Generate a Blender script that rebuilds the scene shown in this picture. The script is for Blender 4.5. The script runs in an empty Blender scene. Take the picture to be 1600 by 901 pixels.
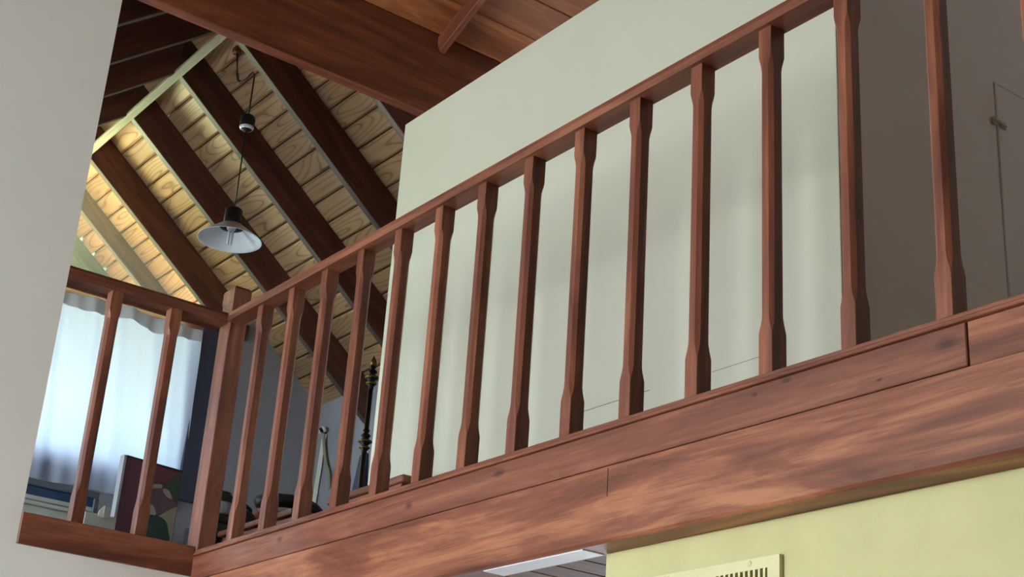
import bpy, bmesh, math, random
from mathutils import Vector, Matrix
random.seed(7)
S = bpy.context.scene
COL = S.collection

# ---------------------------------------------------------------- camera, sky, sun, daylight, exposure
H0 = 1.6                                   # eye height; all heights below are given relative to the eye and lifted by H0
cam_d = bpy.data.cameras.new('camera'); cam = bpy.data.objects.new('camera', cam_d); COL.objects.link(cam)
cam_d.sensor_width = 36.0; cam_d.lens = 36.0 * 2304.9 / 1600.0; cam_d.clip_end = 300
yaw, pit, rol = (math.radians(a) for a in (35.714, 22.597, 3.996))
fw = Vector((math.sin(yaw) * math.cos(pit), math.cos(yaw) * math.cos(pit), math.sin(pit)))
rt = Vector((math.cos(yaw), -math.sin(yaw), 0)); up = rt.cross(fw)
r2 = rt * math.cos(rol) + up * math.sin(rol); u2 = -rt * math.sin(rol) + up * math.cos(rol)
M = Matrix((r2, u2, -fw)).transposed().to_4x4(); M.translation = Vector((0, 0, H0))
cam.matrix_world = M
S.camera = cam

S.view_settings.view_transform = 'Standard'; S.view_settings.look = 'None'
S.view_settings.gamma = 1.0; S.view_settings.use_curve_mapping = False
S.view_settings.exposure = 0.42

world = bpy.data.worlds.new('sky'); S.world = world; world.use_nodes = True
wn = world.node_tree.nodes; wn['Background'].inputs[0].default_value = (0.78, 0.89, 1.0, 1)
wn['Background'].inputs[1].default_value = 11.0

def lamp(name, typ, loc, direction, energy, color=(1, 1, 1), size=(1, 1), portal=False):
    d = bpy.data.lights.new(name, typ); o = bpy.data.objects.new(name, d); COL.objects.link(o)
    d.color = color
    d.energy = energy
    if typ == 'AREA':
        d.shape = 'RECTANGLE'; d.size, d.size_y = size
        d.cycles.is_portal = portal
    o.location = loc
    o.rotation_euler = Vector(direction).to_track_quat('-Z', 'Y').to_euler()
    return o
sun = lamp('sun', 'SUN', (20, 0, 30), (-0.75, 0.16, -0.9), 10.0, (1, 0.95, 0.86)); sun.data.angle = 0.02
lamp('daylight_west_window', 'AREA', (-3.12, 3.15, 1.95), (1, 0, 0.0), 82, (0.97, 1.0, 0.96), (1.3, 2.7))
lamp('daylight_lower_room', 'AREA', (3.72, 3.9, 1.25), (-1, -0.2, 0.12), 14, (0.78, 0.88, 1.0), (1.0, 1.1))
lamp('daylight_gable_glazing', 'AREA', (1.76, 6.93, 4.50), (0.3, -0.55, 0.72), 15, (0.93, 1.0, 0.62), (0.56, 0.22))
lamp('eave_fill_lamp', 'AREA', (0.36, 5.6, 3.30), (1, 0, 0.12), 7.5, (0.84, 0.9, 1.0), (1.1, 0.7))  # fill lamp added to lift the attic, behind an invented eave opening
lamp('gable_portal', 'AREA', (2.1, 6.99, 4.22), (0, -1, 0), 1, (1, 1, 1), (1.9, 1.75), True)

# ---------------------------------------------------------------- material helpers
def lin(h):
    h = h.lstrip('#'); out = []
    for i in (0, 2, 4):
        c = int(h[i:i + 2], 16) / 255
        out.append(c / 12.92 if c <= 0.04045 else ((c + 0.055) / 1.055) ** 2.4)
    return (*out, 1)
class NT:
    def __init__(s, name):
        s.m = bpy.data.materials.new(name); s.m.use_nodes = True; s.t = s.m.node_tree; s.n = s.t.nodes
        s.b = s.n['Principled BSDF']
    def new(s, typ, **kw):
        n = s.n.new(typ)
        for k, v in kw.items(): setattr(n, k, v)
        return n
    def link(s, a, b): s.t.links.new(a, b)
    def val(s, sock, v):
        if hasattr(v, 'is_output'): s.link(v, sock)
        else: sock.default_value = v
    def math(s, op, a, b=0.0, c=0.0):
        n = s.new('ShaderNodeMath', operation=op)
        s.val(n.inputs[0], a); s.val(n.inputs[1], b)
        if len(n.inputs) > 2: s.val(n.inputs[2], c)
        return n.outputs[0]
    def vmath(s, op, a, b):
        n = s.new('ShaderNodeVectorMath', operation=op); s.val(n.inputs[0], a); s.val(n.inputs[1], b); return n
    def noise(s, vec, scale, detail=4, rough=0.55, dist=0.0):
        n = s.new('ShaderNodeTexNoise'); s.link(vec, n.inputs['Vector'])
        n.inputs['Scale'].default_value = scale; n.inputs['Detail'].default_value = detail
        n.inputs['Roughness'].default_value = rough; n.inputs['Distortion'].default_value = dist
        return n.outputs['Fac']
    def ramp(s, fac, stops):
        n = s.new('ShaderNodeValToRGB'); s.link(fac, n.inputs[0]); e = n.color_ramp.elements
        while len(e) < len(stops): e.new(0.5)
        for el, (p, c) in zip(e, stops):
            el.position = p; el.color = c if len(c) == 4 else (*c, 1)
        return n.outputs['Color']
    def mix(s, fac, a, b, mode='MIX'):
        n = s.new('ShaderNodeMix', data_type='RGBA', blend_type=mode)
        s.val(n.inputs[0], fac); s.val(n.inputs[6], a); s.val(n.inputs[7], b); return n.outputs[2]
    def bump(s, h, strength, dist=0.002):
        n = s.new('ShaderNodeBump'); s.link(h, n.inputs['Height'])
        n.inputs['Strength'].default_value = strength; n.inputs['Distance'].default_value = dist
        s.link(n.outputs[0], s.b.inputs['Normal'])
    def coords(s, scale, rnd=True):
        tc = s.new('ShaderNodeTexCoord'); v = tc.outputs['Object']
        if rnd:
            oi = s.new('ShaderNodeObjectInfo')
            off = s.math('MULTIPLY', oi.outputs['Random'], 37.0)
            cx = s.new('ShaderNodeCombineXYZ')
            for i in range(3): s.link(off, cx.inputs[i])
            v = s.vmath('ADD', v, cx.outputs[0]).outputs[0]
        return s.vmath('MULTIPLY', v, scale).outputs[0]
    def rand(s): return s.new('ShaderNodeObjectInfo').outputs['Random']

def mahogany(name, dark, mid, light, rough=0.42, knots=(), var=0.25):
    k = NT(name)
    lo = k.noise(k.coords((0.9, 7.0, 7.0)), 1.6, 5, 0.6, 1.2)
    fi = k.noise(k.coords((2.2, 70.0, 70.0)), 1.0, 4, 0.6, 0.3)
    f = k.math('ADD', k.math('MULTIPLY', lo, 0.72), k.math('MULTIPLY', fi, 0.28))
    c = k.ramp(f, [(0.36, lin(dark)), (0.5, lin(mid)), (0.63, lin(light))])
    pore = k.noise(k.coords((6.0, 260.0, 260.0)), 1.0, 2, 0.5)
    c = k.mix(k.math('MULTIPLY', k.math('GREATER_THAN', pore, 0.62), 0.35), c, lin(dark))
    v = k.math('ADD', k.math('MULTIPLY', k.rand(), var), 1.0 - var / 2)
    g = k.new('ShaderNodeCombineXYZ')
    for i in range(3): k.link(v, g.inputs[i])
    c = k.mix(1.0, c, g.outputs[0], 'MULTIPLY')
    if knots:
        tc = k.new('ShaderNodeTexCoord')
        for (kx, kz, r) in knots:
            d = k.vmath('MULTIPLY', k.vmath('SUBTRACT', tc.outputs['Object'], (kx, 0, kz)).outputs[0], (1 / r, 0, 2.0 / r))
            ln = k.new('ShaderNodeVectorMath', operation='LENGTH'); k.link(d.outputs[0], ln.inputs[0])
            wob = k.math('ADD', ln.outputs['Value'], k.math('MULTIPLY', k.math('SUBTRACT', fi, 0.5), 1.2))
            mr = k.new('ShaderNodeMapRange'); k.link(wob, mr.inputs[0])
            mr.inputs[1].default_value = 0.25; mr.inputs[2].default_value = 1.0; mr.inputs[3].default_value = 0.75; mr.inputs[4].default_value = 0.0
            c = k.mix(mr.outputs[0], c, lin('2e1914'))
    k.link(c, k.b.inputs['Base Color'])
    k.val(k.b.inputs['Roughness'], k.math('ADD', k.math('MULTIPLY', fi, 0.2), rough - 0.1))
    k.b.inputs['Specular IOR Level'].default_value = 0.35
    k.bump(f, 0.12)
    return k.m

def pine(name, base, pale, line, contrast=0.8):
    k = NT(name)
    n1 = k.noise(k.coords((1.7, 10.0, 2.0)), 1.0, 0.3, 0.3, 0.0)
    band = k.math('FRACT', k.math('MULTIPLY', n1, 11.0))
    tri = k.math('ABSOLUTE', k.math('SUBTRACT', band, 0.5))
    c = k.ramp(tri, [(0.0, lin(line)), (0.02, lin(line)), (0.10, lin(base)), (0.5, lin(pale))])
    fi = k.noise(k.coords((2.0, 90.0, 90.0)), 1.0, 3, 0.6)
    c = k.mix(k.math('MULTIPLY', fi, 0.55), c, lin(base))
    v = k.math('ADD', k.math('MULTIPLY', k.rand(), 0.4), 0.78)
    g = k.new('ShaderNodeCombineXYZ')
    for i in range(3): k.link(v, g.inputs[i])
    c = k.mix(1.0, c, g.outputs[0], 'MULTIPLY')
    k.link(c, k.b.inputs['Base Color']); k.b.inputs['Roughness'].default_value = 0.5
    k.bump(tri, 0.1)
    return k.m

def paint(name, col, spot=None, rough=0.75, scale=3.0, amt=0.35, bump=0.15):
    k = NT(name)
    tc = k.new('ShaderNodeTexCoord')
    n = k.noise(tc.outputs['Object'], scale, 5, 0.6)
    c = k.ramp(n, [(0.3, lin(spot or col)), (0.62, lin(col))])
    c = k.mix(amt, lin(col), c)
    k.link(c, k.b.inputs['Base Color']); k.b.inputs['Roughness'].default_value = rough
    k.bump(k.noise(tc.outputs['Object'], 45, 4, 0.6), bump, 0.001)
    return k.m

def plain(name, col, rough=0.5, metal=0.0):
    k = NT(name)
    tc = k.new('ShaderNodeTexCoord'); n = k.noise(tc.outputs['Object'], 18, 3)
    g = k.new('ShaderNodeMapRange'); k.link(n, g.inputs[0]); g.inputs[3].default_value = 0.88; g.inputs[4].default_value = 1.08
    cx = k.new('ShaderNodeCombineXYZ')
    for i in range(3): k.link(g.outputs[0], cx.inputs[i])
    k.link(k.mix(1.0, lin(col), cx.outputs[0], 'MULTIPLY'), k.b.inputs['Base Color'])
    k.b.inputs['Roughness'].default_value = rough; k.b.inputs['Metallic'].default_value = metal
    return k.m

def glass_mat(name, dust=0.03):
    k = NT(name); n = k.n
    tr = k.new('ShaderNodeBsdfTransparent'); tr.inputs[0].default_value = (0.95, 0.98, 0.96, 1)
    gl = k.new('ShaderNodeBsdfGlossy'); gl.inputs['Roughness'].default_value = 0.02
    lw_ = k.new('ShaderNodeLayerWeight'); fr = k.math('ADD', k.math('MULTIPLY', k.math('POWER', lw_.outputs['Facing'], 5.0), 0.6), 0.03)
    m1 = k.new('ShaderNodeMixShader'); k.link(fr, m1.inputs[0]); k.link(tr.outputs[0], m1.inputs[1]); k.link(gl.outputs[0], m1.inputs[2])
    df = k.new('ShaderNodeBsdfTranslucent'); df.inputs[0].default_value = (0.8, 0.82, 0.75, 1)
    tc = k.new('ShaderNodeTexCoord'); sp = k.noise(tc.outputs['Object'], 70, 2)
    f = k.math('ADD', k.math('MULTIPLY', k.math('GREATER_THAN', sp, 0.70), 0.12), dust)
    m2 = k.new('ShaderNodeMixShader'); k.link(f, m2.inputs[0]); k.link(m1.outputs[0], m2.inputs[1]); k.link(df.outputs[0], m2.inputs[2])
    k.link(m2.outputs[0], n['Material Output'].inputs[0])
    return k.m

def cloth(name, col, trans):
    k = NT(name); n = k.n
    tc = k.new('ShaderNodeTexCoord')
    nz = k.noise(tc.outputs['Object'], 9, 5, 0.65)
    c = k.mix(k.math('MULTIPLY', nz, 0.25), lin(col), lin('b9bfc4'))
    d = k.new('ShaderNodeBsdfDiffuse'); k.link(c, d.inputs[0])
    t = k.new('ShaderNodeBsdfTranslucent'); k.link(c, t.inputs[0])
    m = k.new('ShaderNodeMixShader'); m.inputs[0].default_value = trans
    bp = k.new('ShaderNodeBump'); k.link(k.noise(tc.outputs['Object'], 28, 5, 0.6, 1.5), bp.inputs['Height']); bp.inputs['Strength'].default_value = 0.35; bp.inputs['Distance'].default_value = 0.006
    k.link(bp.outputs[0], d.inputs['Normal']); k.link(bp.outputs[0], t.inputs['Normal'])
    k.link(d.outputs[0], m.inputs[1]); k.link(t.outputs[0], m.inputs[2]); k.link(m.outputs[0], n['Material Output'].inputs[0])
    return k.m

MAT = {}
# knots are given in the board's own length axis (x) and height (z), see facing_board below
KN = [(3.856 - 2.942, 0.941 - 0.93, 0.030), (1.856 - 2.942, 0.961 - 0.93, 0.016), (1.94 - 2.942, 0.951 - 0.93, 0.012),
      (1.632 - 2.942, 0.909 - 0.93, 0.010), (1.484 - 2.942, 0.940 - 0.93, 0.035), (3.167 - 2.942, 0.930 - 0.93, 0.022), (2.78 - 2.942, 0.945 - 0.93, 0.03)]
MAT['rail'] = mahogany('mahogany_rail', '553028', '744434', '905a44', 0.38)
MAT['beam'] = mahogany('mahogany_beam', '583024', '7e4a36', 'a66e4e', 0.45, (), 0.1)
MAT['facing'] = mahogany('mahogany_facing', '5c3428', '7a4838', '956048', 0.45, KN, 0.1)
MAT['rafter'] = mahogany('rafter_wood', '4a2c26', '5e3a30', '76493c', 0.5)
MAT['rafterlit'] = mahogany('rafter_edge_lit', '4a3e38', '574a44', '685a54', 0.5)  # paler copy of the rafter wood, light on the undersides put into colour
MAT['ridge'] = mahogany('ridge_lit', '7d7466', '958c7c', 'aca494', 0.5)  # ridge underside coloured paler to stand in for daylight falling on it
MAT['header'] = mahogany('header_wood', '562e20', '733e2a', '8e5238', 0.42)
MAT['roofboard'] = mahogany('roof_board', '6b3a20', '8a4f2c', 'a8683c', 0.5, (), 0.45)
MAT['barge'] = mahogany('weathered_board', '5e6a58', '74806c', '8e9a84', 0.7)
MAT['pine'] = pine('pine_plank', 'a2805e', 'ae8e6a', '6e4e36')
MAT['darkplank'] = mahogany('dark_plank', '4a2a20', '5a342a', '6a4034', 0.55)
MAT['slat'] = mahogany('ceiling_slat', '5e463c', '70564a', '82685c', 0.6)
MAT['white'] = paint('white_plaster', 'e8ebe6', 'dfe2dc')
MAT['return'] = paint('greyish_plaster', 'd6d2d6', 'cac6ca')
MAT['tan'] = paint('tan_plaster', 'c4bba8', 'b8ae9a')
MAT['cream'] = paint('cream_plaster', 'bfbfae', 'b5b5a3')
MAT['greywall'] = paint('grey_plaster', 'a2a3ae', '9899a4')
MAT['yellow'] = paint('yellow_paint', 'bfb985', 'afa979', 0.6, 6.0, 0.5)
MAT['ventpaint'] = plain('vent_paint', 'd0ca9c', 0.45)
MAT['dark'] = plain('dark_void', '1a1612', 0.8)
MAT['black'] = plain('black_plastic', '15161a', 0.4)
MAT['blackcloth'] = plain('black_leather', '17171a', 0.55)
MAT['navy'] = plain('navy_paint', '474b64', 0.5)
MAT['shade'] = plain('white_enamel', 'e4e9f8', 0.3)
MAT['bulb'] = plain('milky_glass', 'd8dcea', 0.25)
MAT['curtain'] = cloth('curtain_cloth', 'c9d4f0', 0.36)
MAT['hem'] = cloth('curtain_hem', 'd6d6da', 0.16)
MAT['glass'] = glass_mat('window_glass')
MAT['brass'] = plain('aged_brass', '7a6236', 0.35, 0.9)
MAT['iron'] = plain('dark_iron', '211d1a', 0.4, 0.6)
MAT['strap'] = plain('pale_webbing', 'eeeee2', 0.7)
MAT['strapdark'] = plain('dark_webbing', '9a9682', 0.7)
MAT['wood'] = mahogany('chest_wood', '4f2a1e', '6b3b2a', '82503a', 0.45)
MAT['bluebox'] = plain('blue_gloss', '2a4468', 0.2)
MAT['greyrim'] = plain('grey_rim', '5c6672', 0.5)
MAT['palegrey'] = plain('pale_grey', 'b4b8ba', 0.6)
MAT['paper'] = plain('white_paper', 'd2d4d4', 0.8)
MAT['floor'] = mahogany('floor_board', '7a5a40', '94704e', 'a8835c', 0.4)
MAT['loftfloor'] = mahogany('loft_floor_board', 'a08868', 'b49a78', 'c6ae8c', 0.4)
MAT['strip'] = plain('pale_strip_tone', 'dde2ee', 0.4)
MAT['steel'] = plain('worn_steel', 'b4aea6', 0.5, 0.2)
MAT['crack'] = plain('crack_shadow', '6e6c60', 0.9)
MAT['violet'] = plain('dark_violet_cloth', '3a3a58', 0.8)
MAT['cup'] = plain('grey_tin', '9aa0ac', 0.35, 0.3)

# ---------------------------------------------------------------- object helpers (heights relative to the eye)
def tag(o, label=None, cat=None, group=None, kind=None):
    if label: o['label'] = label
    if cat: o['category'] = cat
    if group: o['group'] = group
    if kind: o['kind'] = kind
    return o
def put(o, parent):
    if parent is not None:
        w = o.matrix_basis.copy(); o.parent = parent
        o.matrix_basis = world_of(parent).inverted() @ w
    return o
def world_of(o):
    return (world_of(o.parent) @ o.matrix_basis) if o.parent else o.matrix_basis.copy()
def empty(name, x, y, z):
    o = bpy.data.objects.new(name, None); COL.objects.link(o); o.empty_display_size = 0.1
    o.matrix_basis = Matrix.Translation((x, y, z + H0)); return o
def from_bm(name, bm, mat, parent=None, mtx=None, smooth=False):
    me = bpy.data.meshes.new(name); bmesh.ops.recalc_face_normals(bm, faces=bm.faces); bm.to_mesh(me); bm.free()
    me.materials.append(mat)
    if smooth:
        for p in me.polygons: p.use_smooth = True
    return from_mesh(name, me, parent, mtx)
def from_mesh(name, me, parent=None, mtx=None):
    o = bpy.data.objects.new(name, me); COL.objects.link(o)
    if mtx is not None: o.matrix_basis = mtx
    return put(o, parent)
AX = {'x': Matrix.Identity(3), 'y': Matrix(((0, -1, 0), (1, 0, 0), (0, 0, 1))), 'z': Matrix(((0, 0, -1), (0, 1, 0), (1, 0, 0)))}
def box_bm(l, w, h, bev=0.0, seg=1):
    bm = bmesh.new(); bmesh.ops.create_cube(bm, size=1.0)
    bmesh.ops.scale(bm, vec=(l, w, h), verts=bm.verts)
    if bev: bmesh.ops.bevel(bm, geom=bm.edges[:], offset=bev, segments=seg, affect='EDGES', profile=0.6)
    return bm
def box(name, x0, x1, y0, y1, z0, z1, mat, parent=None, axis='y', bev=0.002, seg=1):
    """a board whose own x axis runs along the world axis, so the grain follows it"""
    dims = (x1 - x0, y1 - y0, z1 - z0)
    R = AX[axis]
    loc = [abs((R.transposed() @ Vector(d))[i]) for i, d in enumerate([(0, 0, 0)] * 3)]
    l = {'x': (dims[0], dims[1], dims[2]), 'y': (dims[1], dims[0], dims[2]), 'z': (dims[2], dims[1], dims[0])}[axis]
    m = R.to_4x4(); m.translation = Vector(((x0 + x1) / 2, (y0 + y1) / 2, (z0 + z1) / 2 + H0))
    return from_bm(name, box_bm(*l, bev, seg), mat, parent, m)
def add_box(bm, x0, x1, y0, y1, z0, z1):
    r = bmesh.ops.create_cube(bm, size=1.0); vs = r['verts']
    bmesh.ops.scale(bm, vec=(x1 - x0, y1 - y0, z1 - z0), verts=vs)
    bmesh.ops.translate(bm, vec=((x0 + x1) / 2, (y0 + y1) / 2, (z0 + z1) / 2 + H0), verts=vs)
def prism(name, pts, a, b, along, mat, parent=None, grain=None, bev=0.0):
    """polygon swept along world axis; pts are (x,z) for along y, (y,z) for along x, (x,y) for along z"""
    g = grain or along
    R = AX[g].to_4x4()
    cx = sum(p[0] for p in pts) / len(pts); cz = sum(p[1] for p in pts) / len(pts); m = (a + b) / 2
    c = {'y': Vector((cx, m, cz + H0)), 'x': Vector((m, cx, cz + H0)), 'z': Vector((cx, cz, m + H0))}[along]
    R.translation = c; inv = R.inverted()
    def P(p, t):
        return {'y': Vector((p[0], t, p[1] + H0)), 'x': Vector((t, p[0], p[1] + H0)), 'z': Vector((p[0], p[1], t + H0))}[along]
    bm = bmesh.new()
    v0 = [bm.verts.new(inv @ P(p, a)) for p in pts]; v1 = [bm.verts.new(inv @ P(p, b)) for p in pts]
    n = len(pts)
    bm.faces.new(v0); bm.faces.new(v1[::-1])
    for i in range(n): bm.faces.new((v0[i], v1[i], v1[(i + 1) % n], v0[(i + 1) % n]))
    if bev: bmesh.ops.bevel(bm, geom=bm.edges[:], offset=bev, segments=1, affect='EDGES')
    return from_bm(name, bm, mat, parent, R)
def tube_bm(bm, pts, r, seg=8, closed=False):
    pts = [Vector(p) for p in pts]; n = len(pts); rings = []
    rs = r if isinstance(r, (list, tuple)) else [r] * n
    for i, p in enumerate(pts):
        t = (pts[min(i + 1, n - 1)] - pts[max(i - 1, 0)]).normalized()
        a = t.cross(Vector((0.31, 0.2, 0.93)));
        if a.length < 1e-3: a = t.cross(Vector((1, 0, 0)))
        a.normalize(); b = t.cross(a)
        rings.append([bm.verts.new(p + (a * math.cos(2 * math.pi * k / seg) + b * math.sin(2 * math.pi * k / seg)) * rs[i]) for k in range(seg)])
    for q in range(n - 1):
        for k in range(seg):
            bm.faces.new((rings[q][k], rings[q][(k + 1) % seg], rings[q + 1][(k + 1) % seg], rings[q + 1][k]))
    bm.faces.new(rings[0]); bm.faces.new(rings[-1][::-1])
def tube(name, pts, r, mat, parent=None, seg=8):
    bm = bmesh.new(); tube_bm(bm, [(p[0], p[1], p[2] + H0) for p in pts], r, seg); return from_bm(name, bm, mat, parent, None, True)
def lathe(name, x, y, prof, mat, parent=None, seg=32, tilt=None):
    """prof: (radius, height relative to the eye)"""
    bm = bmesh.new(); rings = []
    z0 = prof[0][1]
    for r, z in prof:
        if r < 1e-5: rings.append([bm.verts.new((0, 0, z - z0))])
        else: rings.append([bm.verts.new((r * math.cos(2 * math.pi * k / seg), r * math.sin(2 * math.pi * k / seg), z - z0)) for k in range(seg)])
    for a, b in zip(rings, rings[1:]):
        if len(a) == 1 and len(b) == 1: continue
        for k in range(seg):
            q = [a[k % len(a)], a[(k + 1) % len(a)], b[(k + 1) % len(b)], b[k % len(b)]]
            u = []
            for v in q:
                if v not in u: u.append(v)
            if len(u) > 2: bm.faces.new(u)
    m = Matrix.Translation((x, y, z0 + H0))
    if tilt: m = m @ tilt
    return from_bm(name, bm, mat, parent, m, True)

# ---------------------------------------------------------------- the setting: walls, floors, ceilings
YW = 4.445                                   # face of the white wall with the loft opening
bm = bmesh.new()
add_box(bm, -3.2, 1.424, YW, YW + 0.1, -H0, 3.3)
add_box(bm, 1.424, 2.0, YW, YW + 0.1, -H0, 0.906)
wb = from_bm('wall_back', bm, MAT['white'])
tag(wb, 'white plastered wall with the loft opening cut into its corner', 'wall', kind='structure')

bm = bmesh.new()                            # outer walls with the daylight openings
add_box(bm, -3.35, -3.2, -3.2, 2.25, -H0, 5.2); add_box(bm, -3.35, -3.2, 4.05, 4.6, -H0, 5.2)
add_box(bm, -3.35, -3.2, 2.25, 4.05, 1.75, 5.2); add_box(bm, -3.35, -3.2, 2.25, 4.05, -H0, -1.05)
tag(from_bm('wall_left', bm, MAT['white']), 'white room wall with one tall daylight opening', 'wall', kind='structure')
bm = bmesh.new(); add_box(bm, -3.35, 4.55, -3.35, -3.2, -H0, 5.2)
tag(from_bm('wall_front', bm, MAT['tan']), 'white wall across the room from the loft', 'wall', kind='structure')
bm = bmesh.new(); add_box(bm, 4.4, 4.55, -3.2, 4.6, -H0, 5.2)
tag(from_bm('wall_side', bm, MAT['white']), 'white outer wall behind the loft cupboard', 'wall', kind='structure')
tag(box('floor', -3.35, 4.55, -3.35, 7.0, -H0 - 0.1, -H0, MAT['floor'], bev=0), 'brown boarded floor of the lower room', 'floor', kind='structure')

# cream partition along the loft landing and its shaded return with the flush door
PX, PY, PT = 2.62, 2.248, 2.803
pr = box('wall_right', PX, PX + 0.09, PY, 4.44, 0.88, PT, MAT['cream'], axis='y', bev=0.0015)
tag(pr, 'cream partition wall behind the balustrade, ending below the roof', 'wall', kind='structure')
box('crack', PX - 0.0006, PX + 0.002, 2.95, 3.24, 1.3535, 1.3555, MAT['crack'], pr, bev=0)
box('crack', PX - 0.0006, PX + 0.002, 2.52, 2.70, 1.347, 1.3484, MAT['crack'], pr, bev=0)
bm = bmesh.new()
add_box(bm, PX + 0.09, 3.312, PY, PY + 0.09, 0.88, PT); add_box(bm, 3.312, 4.05, PY, PY + 0.09, 2.334, PT); add_box(bm, 4.05, 4.4, PY, PY + 0.09, 0.88, PT)
rw = tag(from_bm('wall_return', bm, MAT['return']), 'shaded end wall of the partition holding a flush door', 'wall', kind='structure')
dr = box('door_1', 3.316, 4.046, PY - 0.004, PY + 0.03, 0.9, 2.330, MAT['return'], axis='z', bev=0.002)
tag(dr, 'flush door painted like the shaded wall around it', 'door', kind='structure')
hs = empty('hasp', 3.31, PY - 0.004, 2.19)
tag(hs, 'small worn metal hasp bridging the edge of the flush door', 'latch')
box('hasp_plate', 3.322, 3.350, PY - 0.010, PY - 0.004, 2.182, 2.204, MAT['steel'], hs, axis='x', bev=0.001)
box('staple', 3.292, 3.306, PY - 0.010, PY - 0.0005, 2.182, 2.206, MAT['steel'], hs, axis='z', bev=0.001)
tube('bolt', [(3.288, PY - 0.013, 2.194), (3.345, PY - 0.013, 2.190)], 0.004, MAT['steel'], hs)

# yellow wall under the loft
yw = box('wall_lower', 2.073, 2.19, -3.2, 2.462, -H0, 0.7225, MAT['yellow'], axis='y', bev=0.003)
tag(yw, 'pale yellow wall under the loft beam with an air vent', 'wall', kind='structure')
vt = empty('air_vent', 2.073, 2.12, 0.5)
tag(vt, 'cream painted air vent plate with dark slots on the yellow wall', 'vent')
bm = bmesh.new()
vx0, vx1 = 2.062, 2.073
add_box(bm, vx0, vx1, 1.937, 2.325, 0.626, 0.648); add_box(bm, vx0, vx1, 1.937, 2.325, 0.44, 0.462)
add_box(bm, vx0, vx1, 1.937, 1.968, 0.462, 0.626); add_box(bm, vx0, vx1, 2.294, 2.325, 0.462, 0.626)
from_bm('vent_frame', bm, MAT['ventpaint'], vt)
box('vent_back', 2.0715, 2.0728, 1.966, 2.296, 0.46, 0.628, MAT['dark'], vt, bev=0)
sl = None
for i in range(24):
    yy = 1.9745 + i * 0.0134
    o = box('vent_slat', 2.0625, 2.072, yy, yy + 0.0055, 0.46, 0.628, MAT['ventpaint'], vt, axis='z', bev=0)
for yy in (2.015, 2.247):
    o = lathe('vent_screw', 2.062, yy, [(0.0, -0.0025), (0.0045, -0.002), (0.006, 0)], MAT['ventpaint'], vt, 14)
    o.matrix_basis = Matrix.Translation((2.0595 - 2.073, yy - 2.12, 0.639 - 0.5)) @ Matrix.Rotation(math.radians(90), 4, 'Y')

# slatted ceiling under the loft
cl = tag(box('ceiling', 2.087, 4.4, 2.2, 4.6, 0.752, 0.80, MAT['darkplank'], bev=0), 'slatted dark wood ceiling under the loft', 'ceiling', kind='structure')
sm = box_bm(2.31, 0.094, 0.014, 0.002); slm = bpy.data.meshes.new('slat'); sm.to_mesh(slm); sm.free(); slm.materials.append(MAT['slat'])
for i in range(24):
    from_mesh('slat', slm, cl, Matrix.Translation((3.245, 2.25 + i * 0.1, 0.743 + H0)))
tag(box('wall_under', 2.0, 4.55, 4.46, 4.6, -H0, 0.75, MAT['white'], axis='x', bev=0), 'white wall of the room below the loft', 'wall', kind='structure')

# loft floor
bm = bmesh.new(); add_box(bm, 2.087, 4.4, 0.5, 6.9, 0.80, 0.885); add_box(bm, 0.4, 2.087, 4.55, 6.9, 0.80, 0.885)
tag(from_bm('floor', bm, MAT['loftfloor']), 'boarded loft floor behind the balustrade', 'floor', kind='structure')

# ---------------------------------------------------------------- attic roof: ridge, planks, rafters
T = 0.8012; ANG = math.atan(T); RX = 2.138; ZP = 5.3095; ZB = 5.1020
cs, sn = math.cos(ANG), math.sin(ANG)
YA, YB = 4.49, 7.69                          # planks run from the header out over the gable
deck = [(RX, ZP - T * RX + 0.06), (3.95, ZP - T * 3.95 + 0.06), (3.95, ZP - T * 3.95 + 0.03), (RX, ZP - T * RX + 0.03)]
roof = tag(prism('ceiling', deck, YA, YB, 'y', MAT['darkplank']), 'sloping attic ceiling of grained pine planks on dark rafters', 'ceiling', kind='structure')
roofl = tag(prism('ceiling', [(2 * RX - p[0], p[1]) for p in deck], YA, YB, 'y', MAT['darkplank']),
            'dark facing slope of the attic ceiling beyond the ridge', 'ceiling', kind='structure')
PW = 0.107
def plank_mesh(name, mat, L, w, h, bev):
    b = box_bm(L, w, h); es = [e for e in b.edges if abs(e.verts[0].co.x - e.verts[1].co.x) > L * 0.5]
    bmesh.ops.bevel(b, geom=es, offset=bev, segments=1, affect='EDGES')
    me = bpy.data.meshes.new(name); b.to_mesh(me); b.free(); me.materials.append(mat); return me
pm = plank_mesh('plank', MAT['pine'], YB - YA, PW - 0.006, 0.02, 0.009)
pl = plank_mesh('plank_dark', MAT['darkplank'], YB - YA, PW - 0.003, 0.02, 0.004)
Ry = AX['y'].to_4x4()
for i in range(20):
    s = 0.02 + PW * (i + 0.5)
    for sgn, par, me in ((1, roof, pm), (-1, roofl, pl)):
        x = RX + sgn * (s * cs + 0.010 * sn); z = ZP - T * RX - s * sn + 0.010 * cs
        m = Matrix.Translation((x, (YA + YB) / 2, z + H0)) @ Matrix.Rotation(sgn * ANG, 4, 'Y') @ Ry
        from_mesh('plank', me, par, m)
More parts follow.
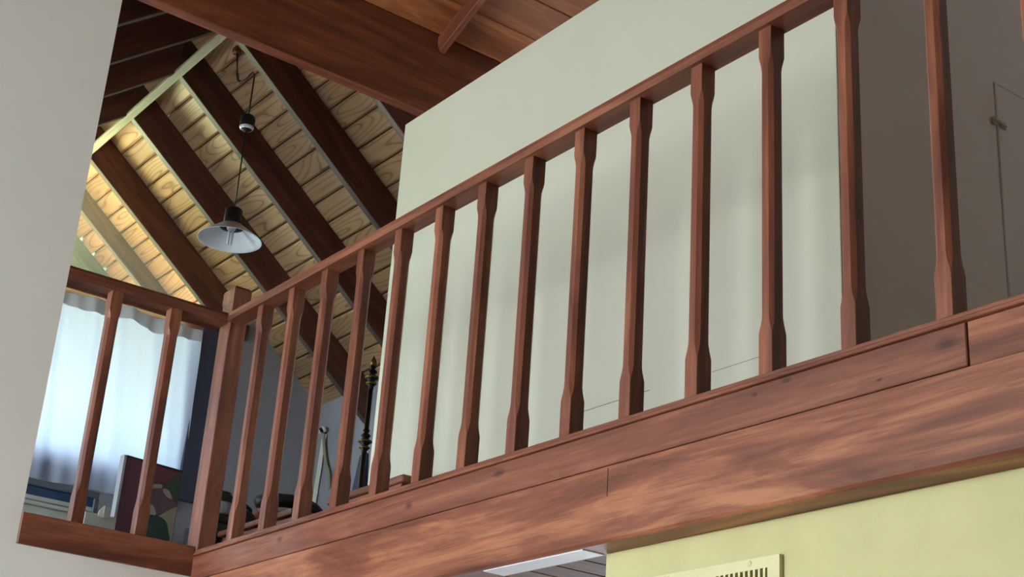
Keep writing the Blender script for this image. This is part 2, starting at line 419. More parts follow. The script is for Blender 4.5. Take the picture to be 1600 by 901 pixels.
def rafter(yc, x_end, par, sgn=1, w=0.034, x0=0.0, name='rafter', dep=1.0, wood='rafter'):
    """timber from the ridge board down the slope, with a bottom edge coloured paler for the light on it"""
    xa, xb = RX + x0, x_end
    dv = (ZP - ZB) * dep                       # plumb depth
    mk = lambda x, z: Vector((RX + sgn * (x - RX), yc, z + H0))
    ca = [mk(xa, ZP - T * xa), mk(xb, ZP - T * xb), mk(xb, ZP - T * xb - dv), mk(xa, ZP - T * xa - dv)]
    m = Matrix.Translation(sum(ca, Vector()) / 4) @ Matrix.Rotation(sgn * ANG, 4, 'Y'); inv = m.inverted()
    def strip(nm, pts, ww, mat, par_):
        b = bmesh.new()
        f0 = [b.verts.new(inv @ (p + Vector((0, -ww / 2, 0)))) for p in pts]; f1 = [b.verts.new(inv @ (p + Vector((0, ww / 2, 0)))) for p in pts]
        b.faces.new(f0); b.faces.new(f1[::-1])
        for q in range(4): b.faces.new((f0[q], f1[q], f1[(q + 1) % 4], f0[(q + 1) % 4]))
        bmesh.ops.bevel(b, geom=b.edges[:], offset=0.001, segments=1, affect='EDGES')
        return from_bm(nm, b, mat, par_, m)
    up_ = Vector((0, 0, 0.0035))
    r = strip(name, [ca[0], ca[1], ca[2] + up_, ca[3] + up_], w, MAT[wood], par)
    strip('rafter_edge_lit', [ca[3] + up_, ca[2] + up_, ca[2], ca[3]], w * 0.96, MAT['rafterlit'], r)
    return r
for yy in (6.783, 6.235, 5.70, 5.185, 4.68):
    rafter(yy, 3.05 if yy > 6.5 else 3.66, roof)
    rafter(yy, 3.66, roofl, -1)
rafter(7.30, 3.9, roof, dep=0.62); rafter(7.30, 3.9, roofl, -1, dep=0.62)
rafter(7.695, 3.95, roof, 1, 0.03, 0.0, 'barge_board', wood='barge'); rafter(7.695, 3.95, roofl, -1, 0.03, 0.0, 'barge_board', wood='barge')
rb = box('ridge_board', RX - 0.020, RX + 0.020, YA, 7.63, 3.374, 3.391, MAT['ridge'], roof, axis='y')

# gable wall, window and glazing
YG = 6.765
bm = bmesh.new()
add_box(bm, 0.4, 1.25, YG, 6.90, 0.85, 2.62); add_box(bm, 1.25, 2.90, YG, 6.90, 0.85, 1.80)
gw = from_bm('wall_gable', bm, MAT['greywall']); tag(gw, 'grey plastered gable wall of the attic under the window', 'wall', kind='structure')
zt = lambda x: ZP - T * x
g2 = prism('wall_gable', [(2.90, 0.85), (3.70, 0.85), (3.70, zt(3.70) + .01), (3.036, zt(3.036) + 0.01), (3.036, 1.735), (2.90, 1.735)], YG - 0.006, 6.90, 'y', MAT['greywall'])
tag(g2, 'shaded grey gable wall right of the curtained window', 'wall', kind='structure')
ew = box('wall_eave', 3.63, 3.75, 4.55, YG, 0.85, 2.425, MAT['greywall'], axis='y', bev=0)
tag(ew, 'low grey attic wall where the roof planks come down', 'wall', kind='structure')
bm = bmesh.new(); add_box(bm, 0.4, 0.5, 4.55, 5.0, 0.85, 2.5); add_box(bm, 0.4, 0.5, 6.2, 6.9, 0.85, 2.5); add_box(bm, 0.4, 0.5, 5.0, 6.2, 0.85, 1.3); add_box(bm, 0.4, 0.5, 5.0, 6.2, 2.1, 2.5)  # out-of-view opening added to let the fill lamp in
tag(from_bm('wall_eave', bm, MAT['greywall']), 'low grey attic wall on the far slope', 'wall', kind='structure')
bm = bmesh.new(); add_box(bm, 2.712, 3.75, YW, YW + 0.1, 0.85, 2.45)
tag(from_bm('wall_inner', bm, MAT['greywall']), 'grey wall closing the attic behind the partition', 'wall', kind='structure')
tb = box('trim_1', 0.62, 3.16, YG - 0.025, 6.90, 2.645, 2.73, MAT['rafter'], axis='x', bev=0.004)
tag(tb, 'dark wooden window head beam under the gable glazing', 'beam', kind='structure')
wf = empty('window_1', 1.95, 6.85, 1.80)
tag(wf, 'curtained attic window in the gable wall', 'window', kind='structure')
bm = bmesh.new()
add_box(bm, 1.25, 1.30, 6.81, 6.87, 1.80, 2.645); add_box(bm, 2.85, 2.90, 6.81, 6.87, 1.80, 2.645); add_box(bm, 1.30, 2.85, 6.81, 6.87, 1.80, 1.85); add_box(bm, 1.30, 2.85, 6.81, 6.87, 2.632, 2.645)
add_box(bm, 1.93, 1.97, 6.81, 6.87, 1.85, 2.632)
from_bm('window_frame', bm, MAT['navy'], wf)
box('window_pane', 1.30, 1.93, 6.838, 6.842, 1.85, 2.632, MAT['glass'], wf, axis='x', bev=0)
box('window_pane', 1.97, 2.85, 6.838, 6.842, 1.85, 2.632, MAT['glass'], wf, axis='x', bev=0)
box('window_jamb', 2.90, 3.035, YG - 0.03, 6.85, 1.735, 2.645, MAT['navy'], wf, axis='z', bev=0.003)
prism('window_glazing', [(2.158, 3.37), (2.158, 2.735), (2.95, 2.735)], 6.815, 6.819, 'y', MAT['glass'], wf)
prism('window_glazing', [(2.118, 3.37), (2.118, 2.735), (1.326, 2.735)], 6.815, 6.819, 'y', MAT['glass'], wf)
tag(box('fill_window', 0.448, 0.452, 5.0, 6.2, 1.3, 2.1, MAT['glass'], None, axis='y', bev=0), 'unseen pane added for the fill lamp under the far attic slope', 'window', kind='structure')  # invented pane, added only to go with the attic fill lamp
hk = empty('curtain_hook', 3.0, YG - 0.03, 2.60); tag(hk, 'small white hook on the dark window frame top', 'hook')
tube('hook_wire', [(3.005, 6.735, 2.605), (3.008, 6.72, 2.600), (3.018, 6.715, 2.592), (3.028, 6.72, 2.598)], 0.003, MAT['paper'], hk, 6)
tube('hook_wire', [(3.012, 6.735, 2.585), (3.018, 6.722, 2.59), (3.03, 6.718, 2.612)], 0.003, MAT['paper'], hk, 6)

# ceiling over the living room (planks along the header, rafters climbing towards the viewer)
A2 = math.radians(25.0); YH = 4.43; ZH = 3.25
c2, s2 = math.cos(A2), math.sin(A2)
m0 = Matrix.Translation((0.6, (YH + 0.9) / 2, ZH + (YH - 0.9) / 2 * math.tan(A2) + 0.045 + H0)) @ Matrix.Rotation(-A2, 4, 'X')
r2c = from_bm('ceiling', box_bm(8.0, (YH - 0.85) / c2, 0.03), MAT['darkplank'], None, m0)
tag(r2c, 'reddish wooden ceiling above the living room sloping up from the header', 'ceiling', kind='structure')
W2 = 0.165
bpm = plank_mesh('roof_plank', MAT['roofboard'], 8.0, W2 - 0.002, 0.02, 0.003)
for i in range(23):
    s = W2 * (i + 0.5)
    m = Matrix.Translation((0.6, YH - s * c2 - 0.01 * -s2 * -1, ZH + s * s2 + 0.012 + H0)) @ Matrix.Rotation(-A2, 4, 'X')
    from_mesh('plank', bpm, r2c, m)
d2 = 0.078; L2 = 3.7
rbm = box_bm(L2, 0.028, d2, 0.002); rme = bpy.data.meshes.new('roof_rafter'); rbm.to_mesh(rme); rbm.free(); rme.materials.append(MAT['header'])
for i in range(-2, 11):
    x = 2.7405 - 0.56 * i
    yc = YH - (L2 / 2) * c2 - d2 / 2 * s2 * 0 ; zc = ZH + (L2 / 2) * s2 - d2 / 2 / c2
    m = Matrix.Translation((x, yc, zc + H0)) @ Matrix.Rotation(-A2, 4, 'X') @ Ry
    from_mesh('rafter', rme, r2c, m)
bm = bmesh.new()                              # other side of that roof, out of view
v = [bm.verts.new(p) for p in ((-3.4, 0.95, 4.86 + H0), (4.6, 0.95, 4.86 + H0), (4.6, -3.4, 2.9 + H0), (-3.4, -3.4, 2.9 + H0), (-3.4, 0.95, 4.96 + H0), (4.6, 0.95, 4.96 + H0), (4.6, -3.4, 3.0 + H0), (-3.4, -3.4, 3.0 + H0))]
for f in ((0, 1, 2, 3), (4, 5, 6, 7), (0, 1, 5, 4), (1, 2, 6, 5), (2, 3, 7, 6), (3, 0, 4, 7)): bm.faces.new([v[i] for i in f])
tag(from_bm('ceiling', bm, MAT['roofboard']), 'opposite slope of the living room ceiling', 'ceiling', kind='structure')
bm = bmesh.new(); add_box(bm, 1.424, 4.4, YW + 0.06, YW + 0.10, 2.96, 3.62)
tag(from_bm('wall_upper', bm, MAT['darkplank']), 'dark boarding behind the header beam', 'wall', kind='structure')
hb = box('header_beam', 1.426, 4.395, 4.43, 4.482, 2.885, 3.262, MAT['header'], axis='x', bev=0.004)
tag(hb, 'deep reddish header beam over the loft opening, below the sloping ceiling', 'beam')

# ---------------------------------------------------------------- loft beam
lb = empty('loft_beam', 2.03, 2.5, 0.722)
tag(lb, 'long mahogany beam carrying the loft edge above the yellow wall', 'beam')
EY = 4.440
prism('beam_timber', [(2.0, 0.729), (2.007, 0.722), (2.085, 0.722), (2.085, 0.8888), (2.0, 0.8888)], 0.5, EY, 'y', MAT['beam'], lb)
box('beam_upper', 2.0, 2.085, 0.5, 1.4405, 0.889, 0.970, MAT['beam'], lb, axis='y', bev=0.001)
fb = box('facing_board', 1.9975, 2.05, 1.4435, EY, 0.8908, 0.970, MAT['facing'], lb, axis='y', bev=0.0018)
box('beam_crack', 1.9994, 2.002, 2.3775, 2.3795, 0.822, 0.884, MAT['iron'], lb, axis='z', bev=0)

tag(box('pale_strip', 2.012, 2.074, 2.468, 2.835, 0.7195, 0.722, MAT['strip'], lb, axis='y', bev=0.0005), 'pale bluish strip under the beam')  # thin bluish-white strip laid along the beam underside
# ---------------------------------------------------------------- balustrades
bl = empty('balustrade', 2.02, 2.5, 0.97)
tag(bl, 'long mahogany balustrade standing on the loft beam', 'balustrade')
sill = [(2.060, 0.970), (2.060, 0.990), (1.999, 0.990), (1.997, 0.988), (1.997, 0.979), (1.991, 0.9785), (1.989, 0.976), (1.989, 0.973), (1.991, 0.9705)]
prism('sill_board', sill, 0.5, 4.424, 'y', MAT['rail'], bl)
hr = [(1.989, 1.783), (2.047, 1.783), (2.049, 1.790), (2.047, 1.813), (2.038, 1.822), (2.020, 1.826), (2.003, 1.823), (1.991, 1.815), (1.987, 1.800)]
prism('handrail', hr, 0.5, 4.424, 'y', MAT['rail'], bl)
def baluster_mesh(L, w, d, name):
    bm = bmesh.new(); rings = []
    prof = [(0, 0, .0012), (.088, 0, .0012), (.096, .0001, .003), (.108, .0005, .006), (.122, .0009, .0082), (.135, .0010, .0085)]
    top = [(L - .110, .0010, .0085), (L - .098, .0009, .0082), (L - .086, .0005, .006), (L - .076, .0001, .003), (L - .068, 0, .0012), (L, 0, .0012)]
    for x, ins, c in prof + top:
        a, b = w / 2 - ins, d / 2 - ins
        pts = [(a - c, -b), (a, -b + c), (a, b - c), (a - c, b), (-a + c, b), (-a, b - c), (-a, -b + c), (-a + c, -b)]
        rings.append([bm.verts.new((x, p[0], p[1])) for p in pts])
    for r0, r1 in zip(rings, rings[1:]):
        for k in range(8): bm.faces.new((r0[k], r0[(k + 1) % 8], r1[(k + 1) % 8], r1[k]))
    bm.faces.new(rings[0]); bm.faces.new(rings[-1][::-1])
    bmesh.ops.recalc_face_normals(bm, faces=bm.faces)
    me = bpy.data.meshes.new(name); bm.to_mesh(me); bm.free(); me.materials.append(MAT['rail']); return me
bme = baluster_mesh(1.785 - 0.988, 0.037, 0.042, 'baluster')
UPR = Matrix(((0, 0, -1), (0, 1, 0), (1, 0, 0))).to_4x4()       # own x axis upright
front_y = [4.187, 3.976, 3.767, 3.553, 3.345, 3.136, 2.933, 2.728, 2.522, 2.316, 2.107, 1.895, 1.684, 1.468, 1.261, 1.05, 0.84, 0.63]
for y in front_y:
    from_mesh('baluster', bme, bl, Matrix.Translation((2.021, y + 0.0185, 0.988 + H0)) @ UPR)

sb = empty('balustrade', 1.70, 4.47, 0.906)
tag(sb, 'short two-spindle mahogany balustrade filling the opening in the white wall', 'balustrade')
hr2 = [(4.447, 1.783), (4.505, 1.783), (4.505, 1.815), (4.492, 1.825), (4.470, 1.829), (4.452, 1.824), (4.445, 1.812), (4.444, 1.795)]
prism('handrail', hr2, 1.4245, 1.999, 'x', MAT['rail'], sb)
box('bottom_rail', 1.4245, 1.999, 4.436, 4.50, 0.9065, 1.003, MAT['rail'], sb, axis='x', bev=0.002)
bm2 = baluster_mesh(1.785 - 1.0, 0.042, 0.040, 'baluster_short')
for x in (1.600, 1.812):
    from_mesh('baluster', bm2, sb, Matrix.Translation((x, 4.470, 1.0 + H0)) @ UPR)

np_ = empty('newel_post', 2.03, 4.465, 0.97)
tag(np_, 'square mahogany corner post between the two balustrades', 'post')
box('post_shaft', 2.0, 2.062, 4.425, 4.508, 0.972, 1.862, MAT['rail'], np_, axis='z', bev=0.0025)
bm = bmesh.new(); zs = [(1.8615, 0.0025), (1.868, 0.0), (1.912, 0.0), (1.922, 0.006)]
rings = []
for z, i in zs:
    rings.append([bm.verts.new((z - 1.862, y, x)) for x, y in ((-.0325 + i, -.043 + i), (.0325 - i, -.043 + i), (.0325 - i, .043 - i), (-.0325 + i, .043 - i))])
for a, b in zip(rings, rings[1:]):
    for k in range(4): bm.faces.new((a[k], a[(k + 1) % 4], b[(k + 1) % 4], b[k]))
bm.faces.new(rings[0]); bm.faces.new(rings[-1][::-1])
from_bm('post_cap', bm, MAT['rail'], np_, Matrix.Translation((2.031, 4.4665, 1.862 + H0)) @ UPR)

# ---------------------------------------------------------------- pendant lamp
LX, LY = 2.313, 5.245
pd = empty('pendant_lamp', LX, LY, 2.45)
tag(pd, 'pendant lamp with wide white dish shade and black socket hanging from attic rafter', 'lamp')
lathe('lamp_shade', LX, LY, [(0.036, 2.535), (0.045, 2.531), (0.121, 2.474), (0.1325, 2.465), (0.1335, 2.463), (0.1315, 2.463), (0.120, 2.472), (0.046, 2.526), (0.037, 2.530), (0.036, 2.535)], MAT['shade'], pd, 48)
lathe('lamp_socket', LX, LY, [(0.0, 2.606), (0.030, 2.606), (0.036, 2.600), (0.037, 2.534), (0.0365, 2.532), (0.049, 2.527), (0.049, 2.519), (0.030, 2.522), (0.028, 2.56), (0.0, 2.56)], MAT['black'], pd, 32)
bu = lathe('bulb', LX, LY, [(0.0, 2.545), (0.018, 2.545), (0.019, 2.525), (0.019, 2.512), (0.0, 2.512)], MAT['bulb'], pd, 20)
for dx, dy in ((-.009, -.004), (.009, .004), (.004, -.009)):
    tube('bulb_tube', [(LX + dx, LY + dy, 2.514), (LX + dx, LY + dy, 2.448), (LX + dx * .6, LY + dy * .6, 2.440)], 0.0055, MAT['bulb'], bu, 10)
lathe('counterweight', LX, LY, [(0.0, 3.054), (0.022, 3.052), (0.031, 3.044), (0.0325, 3.03), (0.031, 3.0), (0.024, 2.985), (0.010, 2.976), (0.0, 2.976)], MAT['black'], pd, 28)
lathe('weight_ring', LX, LY, [(0.0295, 2.997), (0.0315, 2.994), (0.028, 2.986), (0.0245, 2.983)], MAT['shade'], pd, 28)
tube('cord', [(LX, LY, 3.252), (LX, LY, 3.05)], 0.0035, MAT['black'], pd)
tube('cord', [(LX, LY, 2.98), (LX, LY, 2.60)], 0.003, MAT['black'], pd)
hx = [(2.313, 5.245, 3.252), (2.305, 5.25, 3.27), (2.30, 5.262, 3.262), (2.295, 5.29, 3.245), (2.29, 5.33, 3.245), (2.289, 5.36, 3.265), (2.290, 5.38, 3.30), (2.295, 5.405, 3.36), (2.297, 5.43, 3.455)]
tube('ceiling_wire', hx, 0.003, MAT['black'], pd)
tube('ceiling_wire', [(2.289, 5.35, 3.262), (2.293, 5.372, 3.30), (2.294, 5.40, 3.345), (2.292, 5.432, 3.455)], 0.002, MAT['iron'], pd)
tube('connector', [(2.2895, 5.33, 3.246), (2.290, 5.362, 3.270)], 0.006, MAT['black'], pd)
box('junction_box', 2.280, 2.314, 5.420, 5.456, 3.440, 3.475, MAT['wood'], pd, bev=0.004)

# ---------------------------------------------------------------- curtain
cu = empty('curtain', 2.2, 6.70, 1.68)
tag(cu, 'thin white cotton curtain drawn across the attic window', 'curtain')
def curt(name, x0, x1, ztop, zbot, mat, nx, nz, off=0.0, th=0.0):
    bm = bmesh.new(); g = []
    for i in range(nx + 1):
        row = []
        u = i / nx; x = x0 + (x1 - x0) * u
        for j in range(nz + 1):
            w = j / nz
            z = zbot(x) + (ztop(x) - zbot(x)) * w
            f = 0.016 * math.sin(x * 29 + 0.7 * math.sin(z * 3)) * (0.35 + 0.65 * abs(math.sin(x * 3.1))) + 0.009 * math.sin(x * 67 + z * 5) + 0.004 * math.sin(z * 14 + x * 9)
            xx = x + 0.03 * (2.63 - z) * (u - 0.2)
            row.append(bm.verts.new((xx, 6.732 + f * (1 - 0.3 * w) + off, z + H0)))
        g.append(row)
    for i in range(nx):
        for j in range(nz): bm.faces.new((g[i][j], g[i + 1][j], g[i + 1][j + 1], g[i][j + 1]))
    o = from_bm(name, bm, mat, cu, None, True)
    return o
top = lambda x: 2.632 + 0.012 * math.sin(x * 8.0) - 0.045 * max(0, min(1, (2.5 - x) / 0.4)) * 0 - 0.022 * math.exp(-((x - 2.62) / 0.16) ** 2)
bot = lambda x: 1.685 + 0.008 * math.sin(x * 11)
curt('cloth', 1.25, 2.897, top, bot, MAT['curtain'], 120, 40)
curt('hem', 1.25, 2.895, top, lambda x: top(x) - 0.070 - 0.008 * math.sin(x * 17), MAT['hem'], 120, 4, -0.006)

# ---------------------------------------------------------------- things on the attic floor
bx = empty('flat_box', 2.1, 6.45, 0.885)
tag(bx, 'long dark blue glossy box with grey rim below the curtain', 'box')
box('box_body', 1.6, 2.378, 6.42, 6.62, 0.885, 1.572, MAT['bluebox'], bx, axis='x', bev=0.004)
box('box_rim', 1.59, 2.388, 6.41, 6.63, 1.572, 1.604, MAT['greyrim'], bx, axis='x', bev=0.004)
box('box_rim', 2.365, 2.388, 6.405, 6.42, 0.885, 1.572, MAT['greyrim'], bx, axis='z', bev=0.003)
lc = empty('low_cabinet', 1.9, 6.1, 0.885)
tag(lc, 'low pale grey cabinet with layered top in front of the blue box', 'cabinet')
box('cabinet_body', 1.5, 2.195, 5.98, 6.3, 0.885, 1.385, MAT['palegrey'], lc, axis='x', bev=0.004)
box('cabinet_top', 1.49, 2.203, 5.97, 6.31, 1.385, 1.402, MAT['palegrey'], lc, axis='x', bev=0.003)
box('cabinet_top', 1.49, 2.203, 5.97, 6.31, 1.405, 1.424, MAT['palegrey'], lc, axis='x', bev=0.003)
cb = empty('carton', 2.15, 5.65, 0.885)
tag(cb, 'small pale carton with torn white flaps behind short balustrade', 'box')
box('carton_body', 2.03, 2.165, 5.58, 5.78, 0.885, 1.312, MAT['palegrey'], cb, axis='x', bev=0.004)
prism('carton_flap', [(2.085, 1.30), (2.105, 1.30), (2.103, 1.346), (2.088, 1.325)], 5.578, 5.583, 'y', MAT['paper'], cb)
prism('carton_flap', [(2.105, 1.30), (2.128, 1.30), (2.126, 1.342), (2.104, 1.346)], 5.572, 5.577, 'y', MAT['palegrey'], cb)

# painted board: plain blobs of colour on a thin panel, standing at a slight angle
pb = empty('painted_board', 2.54, 6.2, 0.885)
tag(pb, 'tall painted board with dark red, green and beige shapes standing below curtain', 'painting')
BM_ = Matrix.Translation((2.40, 6.2, 0.885 + H0)) @ Matrix.Rotation(math.radians(9), 4, 'Z')
def board_piece(name, x0, x1, y0, y1, z0, z1, mat):
    b = bmesh.new(); r = bmesh.ops.create_cube(b, size=1.0); bmesh.ops.scale(b, vec=(x1 - x0, y1 - y0, z1 - z0), verts=b.verts)
    bmesh.ops.translate(b, vec=((x0 + x1) / 2, (y0 + y1) / 2, (z0 + z1) / 2), verts=b.verts)
    return from_bm(name, b, mat, pb, BM_)
board_piece('board_edge', -0.012, 0.0, -0.004, 0.03, 0, 0.856, plain('board_edge_white', 'b8b8c4', 0.6))
board_piece('board_panel', 0.0, 0.302, 0.0, 0.028, 0, 0.856, plain('board_maroon', '6e4458', 0.55))
board_piece('board_top', 0.0, 0.302, -0.002, 0.028, 0.850, 0.858, plain('board_top_dark', '2a2228', 0.6))
def blob(name, pts, mat, k):
    n = len(pts); ctrl = [Vector((p[0], p[1])) for p in pts]; sm = []
    for i in range(n):                        # closed smooth outline
        p0, p1, p2, p3 = ctrl[i - 1], ctrl[i], ctrl[(i + 1) % n], ctrl[(i + 2) % n]
        for t in (0, .25, .5, .75):
            sm.append(0.5 * ((2 * p1) + (-p0 + p2) * t + (2 * p0 - 5 * p1 + 4 * p2 - p3) * t * t + (-p0 + 3 * p1 - 3 * p2 + p3) * t ** 3))
    b = bmesh.new(); y0 = -0.0006 * k
    f0 = [b.verts.new((p.x, y0, p.y)) for p in sm]; f1 = [b.verts.new((p.x, 0.001, p.y)) for p in sm]
    b.faces.new(f0)
    for i in range(len(sm)): b.faces.new((f0[i], f0[(i + 1) % len(sm)], f1[(i + 1) % len(sm)], f1[i]))
    bmesh.ops.triangulate(b, faces=[f for f in b.faces if len(f.verts) > 4])
    return from_bm(name, b, mat, pb, BM_)
cR, cG, cB, cD, cM = plain('paint_red', '824a58', .6), plain('paint_green', '4a5a50', .6), plain('paint_beige', 'b0ac9a', .6), plain('paint_teal', '365450', .6), plain('paint_mauve', '745a68', .6)
blob('paint_patch', [(0.1587, 0.845), (0.2246, 0.8449), (0.297, 0.845), (0.297, 0.8437), (0.2555, 0.8102), (0.2013, 0.7757), (0.1564, 0.7641)], cR, 1)
blob('paint_patch', [(0.1456, 0.7352), (0.2168, 0.7535), (0.2904, 0.6968), (0.271, 0.6746), (0.2013, 0.6292), (0.182, 0.6621), (0.1378, 0.6782)], cM, 1)
blob('paint_patch', [(0.2013, 0.7702), (0.2439, 0.7948), (0.297, 0.845), (0.297, 0.7198), (0.2826, 0.7154), (0.2633, 0.7379), (0.2246, 0.7624)], cG, 2)
blob('paint_patch', [(0.1456, 0.7559), (0.1975, 0.7692), (0.2013, 0.753), (0.1456, 0.7407)], cB, 3)
blob('paint_patch', [(0.2129, 0.7525), (0.2439, 0.7501), (0.2672, 0.7183), (0.2439, 0.7192), (0.2207, 0.7339)], cB, 3)
blob('paint_patch', [(0.1278, 0.6447), (0.1626, 0.6674), (0.182, 0.6586), (0.1936, 0.6259), (0.1278, 0.6069)], cB, 2)
blob('paint_patch', [(0.2129, 0.6253), (0.2943, 0.6854), (0.297, 0.6508), (0.297, 0.5133), (0.2749, 0.5072), (0.2633, 0.5936), (0.2401, 0.6185)], cB, 2)
blob('paint_patch', [(0.12, 0.6008), (0.2013, 0.6244), (0.2478, 0.6102), (0.271, 0.5749), (0.2764, 0.5076), (0.1123, 0.4654)], cD, 3)

# black case with tin pot, between post and first spindle
sc = empty('equipment_case', 2.44, 5.12, 0.885)
tag(sc, 'black equipment case with studded front beside the corner post', 'case')
box('case_body', 2.33, 2.455, 5.125, 5.3, 0.885, 1.27, MAT['black'], sc, axis='x', bev=0.015, seg=2)
box('case_lid', 2.35, 2.452, 5.13, 5.26, 1.27, 1.30, MAT['blackcloth'], sc, axis='x', bev=0.008, seg=2)
for i in range(4):
    for j in range(2):
        o = lathe('stud', 0, 0, [(0, 0.006), (0.006, 0.004), (0.008, 0.0)], MAT['steel'], sc, 10)
        o.matrix_basis = Matrix.Translation((2.365 + i * 0.022 - 2.44 + 0.011 * j, 5.124 - 5.12, 1.200 - 0.018 * j - 0.885)) @ Matrix.Rotation(math.radians(90), 4, 'X')
pt = empty('tin_pot', 2.40, 5.17, 1.30)
tag(pt, 'small grey tin pot with black cap on the equipment case', 'pot')
lathe('pot_body', 2.412, 5.17, [(0, 1.301), (.036, 1.301), (.044, 1.308), (.045, 1.352), (.0, 1.352)], MAT['cup'], pt, 24)
lathe('pot_cap', 2.412, 5.17, [(.046, 1.352), (.047, 1.378), (.032, 1.386), (.03, 1.395), (0, 1.395)], MAT['black'], pt, 24)
bg = empty('black_bag', 2.54, 5.2, 0.885)
tag(bg, 'rounded black bag standing behind the first spindle', 'bag')
lathe('bag_body', 2.528, 5.2, [(0, .886), (.055, .886), (.062, 1.2), (.058, 1.30), (.04, 1.335), (.02, 1.35), (0, 1.352)], MAT['blackcloth'], bg, 24)
tube('bag_handle', [(2.50, 5.2, 1.335), (2.505, 5.2, 1.362), (2.528, 5.2, 1.372), (2.55, 5.2, 1.36), (2.555, 5.2, 1.335)], .008, MAT['blackcloth'], bg)

# chair with curved black leather back top, and a low wooden chest
ch = empty('chair', 2.78, 5.25, 0.885)
tag(ch, 'wooden chair with curved black padded back rail behind the spindles', 'chair')
bm = bmesh.new(); pts = []
for i in range(15):
    a = -1.0 + 2.0 * i / 14; pts.append((2.74 + 0.17 * math.sin(a), 5.33 - 0.14 * math.cos(a), 1.428 - 0.02 * a * a + H0))
tube_bm(bm, pts, [.022] + [.028] * 13 + [.022], 10); from_bm('back_pad', bm, MAT['blackcloth'], ch, None, True)
bm = bmesh.new(); pts = [(p[0], p[1] + .005, p[2] - 0.075) for p in pts]; tube_bm(bm, pts, .034, 10); from_bm('backrest', bm, MAT['wood'], ch, None, True)
for x, y in ((2.64, 5.27), (2.87, 5.27)): box('leg', x - .018, x + .018, y - .018, y + .018, .885, 1.40, MAT['wood'], ch, axis='z', bev=.004)
for x, y in ((2.64, 5.62), (2.86, 5.62)): box('leg', x - .018, x + .018, y - .018, y + .018, .885, 1.17, MAT['wood'], ch, axis='z', bev=.004)
box('seat', 2.62, 2.89, 5.24, 5.66, 1.17, 1.20, MAT['wood'], ch, axis='x', bev=.008, seg=2)

wc = empty('wooden_chest', 2.5, 4.5, 0.885)
tag(wc, 'low reddish wooden chest against the end of the partition', 'chest')
box('chest_body', 2.40, 2.60, 4.56, 5.10, .885, 1.205, MAT['wood'], wc, axis='y', bev=.004)
box('chest_lid', 2.385, 2.61, 4.545, 5.115, 1.207, 1.228, MAT['wood'], wc, axis='y', bev=.005, seg=2)
bo = empty('bench', 2.52, 4.2, .885)
tag(bo, 'narrow red-brown wooden bench along the foot of the cream partition', 'bench')
box('bench_top', 2.44, 2.60, 3.92, 4.40, 1.225, 1.25, MAT['wood'], bo, axis='y', bev=.004)
box('bench_apron', 2.45, 2.465, 3.94, 4.38, 1.15, 1.225, MAT['wood'], bo, axis='y', bev=.002)
for x, y in ((2.46, 3.95), (2.58, 3.95), (2.46, 4.37), (2.58, 4.37)):
    box('leg', x - .012, x + .012, y - .012, y + .012, .885, 1.225, MAT['wood'], bo, axis='z', bev=.002)

# ornate pole
po = empty('ornate_stand', 2.775, 4.75, .885)
tag(po, 'slim dark iron stand with gilt knots beside the partition end', 'stand')
def knot(z, s=1.0):
    return [(.006, z - .055 * s), (.012 * s, z - .045 * s), (.010, z - .038 * s), (.021 * s, z - .024 * s), (.012, z - .014 * s), (.026 * s, z), (.012, z + .013 * s), (.020 * s, z + .024 * s), (.009, z + .035 * s), (.014 * s, z + .045 * s), (.006, z + .055 * s)]
PXo, PYo = 2.772, 4.75
lathe('pole', PXo, PYo, [(0, .887), (.010, .887), (.0095, 1.90), (0, 1.90)], MAT['iron'], po, 14)
lathe('pole_stripe', PXo - .009, PYo - .003, [(0, .90), (.0022, .90), (.0022, 1.88), (0, 1.88)], MAT['brass'], po, 8)
for z in (1.60, 1.86): lathe('knot', PXo, PYo, knot(z), MAT['iron'], po, 14); lathe('gilt_ring', PXo, PYo, [(.0255, z - .004), (.0285, z), (.0255, z + .004)], MAT['brass'], po, 14); lathe('gilt_ring', PXo, PYo, [(.0195, z - .028), (.0225, z - .024), (.0195, z - .020)], MAT['brass'], po, 14)
lathe('finial', PXo, PYo, [(.006, 1.905), (.014, 1.915), (.012, 1.93), (.004, 1.945), (0, 1.955)], MAT['brass'], po, 14)
lathe('base', PXo, PYo, [(0, .886), (.12, .886), (.12, .9), (.03, .915), (.012, .95), (0, .95)], MAT['iron'], po, 24)

# folded dark violet cloth leaning behind the stand
fc = prism('folded_cloth', [(2.93, .886), (3.10, .886), (3.045, 1.70), (3.03, 1.70)], 5.17, 5.23, 'y', MAT['violet'], None, 'z', .006)
tag(fc, 'dark violet folded cloth panel tapering upward behind the iron stand', 'parasol')

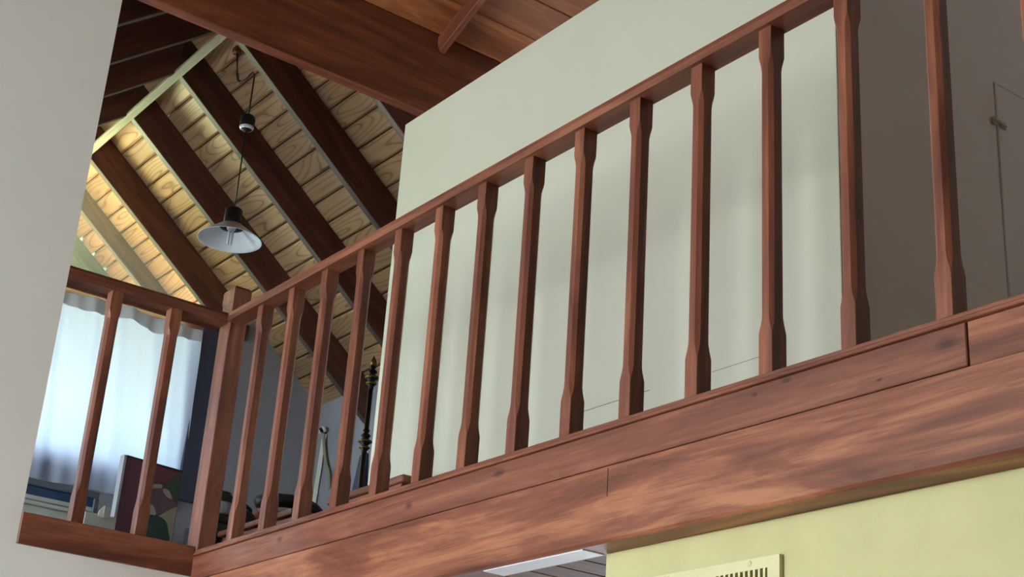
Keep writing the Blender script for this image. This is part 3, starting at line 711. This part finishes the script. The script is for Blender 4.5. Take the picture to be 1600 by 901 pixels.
# strap on a hook in the eave wall
st = empty('strap', 3.62, 6.62, 2.22)
tag(st, 'pale webbing strap looped over a hook on the grey wall', 'strap')
SX = 3.618
def ribbon(name, pts, w, mat, th=.004):
    """flat band in the plane of the eave wall; pts are (y,z)"""
    b = bmesh.new(); fr = []; bk = []
    for i, (y, z) in enumerate(pts):
        t = Vector((pts[min(i + 1, len(pts) - 1)][0] - pts[max(i - 1, 0)][0], pts[min(i + 1, len(pts) - 1)][1] - pts[max(i - 1, 0)][1])).normalized()
        n = Vector((-t.y, t.x)) * w / 2
        fr.append([b.verts.new((SX, y + n.x, z + n.y + H0)), b.verts.new((SX, y - n.x, z - n.y + H0))])
        bk.append([b.verts.new((SX + th, y + n.x, z + n.y + H0)), b.verts.new((SX + th, y - n.x, z - n.y + H0))])
    for i in range(len(pts) - 1):
        for q in (fr, bk): b.faces.new((q[i][0], q[i][1], q[i + 1][1], q[i + 1][0]))
        for k in (0, 1): b.faces.new((fr[i][k], fr[i + 1][k], bk[i + 1][k], bk[i][k]))
    b.faces.new((*fr[0], *bk[0][::-1])); b.faces.new((*fr[-1], *bk[-1][::-1]))
    return from_bm(name, b, mat, st)
ribbon('strap_band', [(6.632, 2.215), (6.640, 2.10), (6.652, 1.95), (6.664, 1.80), (6.675, 1.60)], .042, MAT['strap'])
SX = 3.611
ribbon('strap_band', [(6.632, 2.215), (6.60, 2.12), (6.565, 2.04), (6.53, 1.99), (6.50, 1.90)], .022, MAT['strapdark'])
bm = bmesh.new(); tube_bm(bm, [(3.63, 6.632, 2.23 + H0), (3.60, 6.632, 2.232 + H0), (3.592, 6.632, 2.245 + H0)], .010, 8); from_bm('peg', bm, MAT['iron'], st)
bm = bmesh.new(); pts = [(3.604, 6.632 + .030 * math.cos(a), 2.222 + .026 * math.sin(a) + H0) for a in [math.pi * k / 8 for k in range(9)]]
tube_bm(bm, pts, .009, 8); from_bm('strap_loop', bm, MAT['strap'], st, None, True)

# ---------------------------------------------------------------- outdoors
k = NT('lawn'); tc = k.new('ShaderNodeTexCoord'); nz = k.noise(tc.outputs['Object'], 1.2, 6, .65)
k.link(k.ramp(nz, [(.3, lin('66783e')), (.7, lin('96a468'))]), k.b.inputs['Base Color']); k.b.inputs['Roughness'].default_value = .9
lw = from_bm('ground', box_bm(90, 70, .1), k.m, None, Matrix.Translation((2, 42.1, -.35)))
tag(lw, 'green lawn outside the gable window', 'lawn', kind='structure')
tr_ = tag(from_bm('bounce_slab', box_bm(16, 4.2, .06), paint('terracotta', 'b47a4c', '9c6840'), None, Matrix.Translation((2, 9.2, -.28))), 'unseen terracotta slab added for warm bounce light below the gable', 'bounce_slab', kind='structure')  # unseen slab added to bounce warm light onto the outer planks
k = NT('leaf'); oi = k.new('ShaderNodeTexCoord'); nz = k.noise(oi.outputs['Object'], 3.0, 3)
k.link(k.ramp(nz, [(.3, lin('3f5a2a')), (.7, lin('7d9a55'))]), k.b.inputs['Base Color']); k.b.inputs['Roughness'].default_value = .7; leafm = k.m
barkm = plain('bark', '5a4a3a', .9)
for (tx, ty, th, tr) in ((3.6, 15.0, 8.6, 3.0), (11.2, 18.5, 8.0, 3.2)):
    t = empty('tree', tx, ty, -1.9)
    tag(t, 'leafy green tree seen through the glazed gable' if tx < 5 else 'leafy tree further along the lawn outside', 'tree')
    bm = bmesh.new()
    for i in range(2600):
        while True:
            p = Vector((random.uniform(-1, 1), random.uniform(-1, 1), random.uniform(-1, 1)))
            if p.length < 1: break
        p = p.normalized() * p.length ** .5
        c = Vector((tx + p.x * tr, ty + p.y * tr, th - tr + p.z * tr * 1.1))
        a = Vector((random.uniform(-1, 1), random.uniform(-1, 1), random.uniform(-1, 1))).normalized() * .16
        b = a.cross(Vector((random.uniform(-1, 1), random.uniform(-1, 1), random.uniform(-1, 1)))).normalized() * .09
        bm.faces.new([bm.verts.new(c + q) for q in (-a, b, a, -b)])
    tag(from_bm('foliage', bm, leafm, t), kind='stuff')
    bm = bmesh.new(); tube_bm(bm, [(tx, ty, -.3), (tx + .1, ty, 2), (tx, ty + .1, th - tr)], [.28, .2, .12], 10); from_bm('trunk', bm, barkm, t)
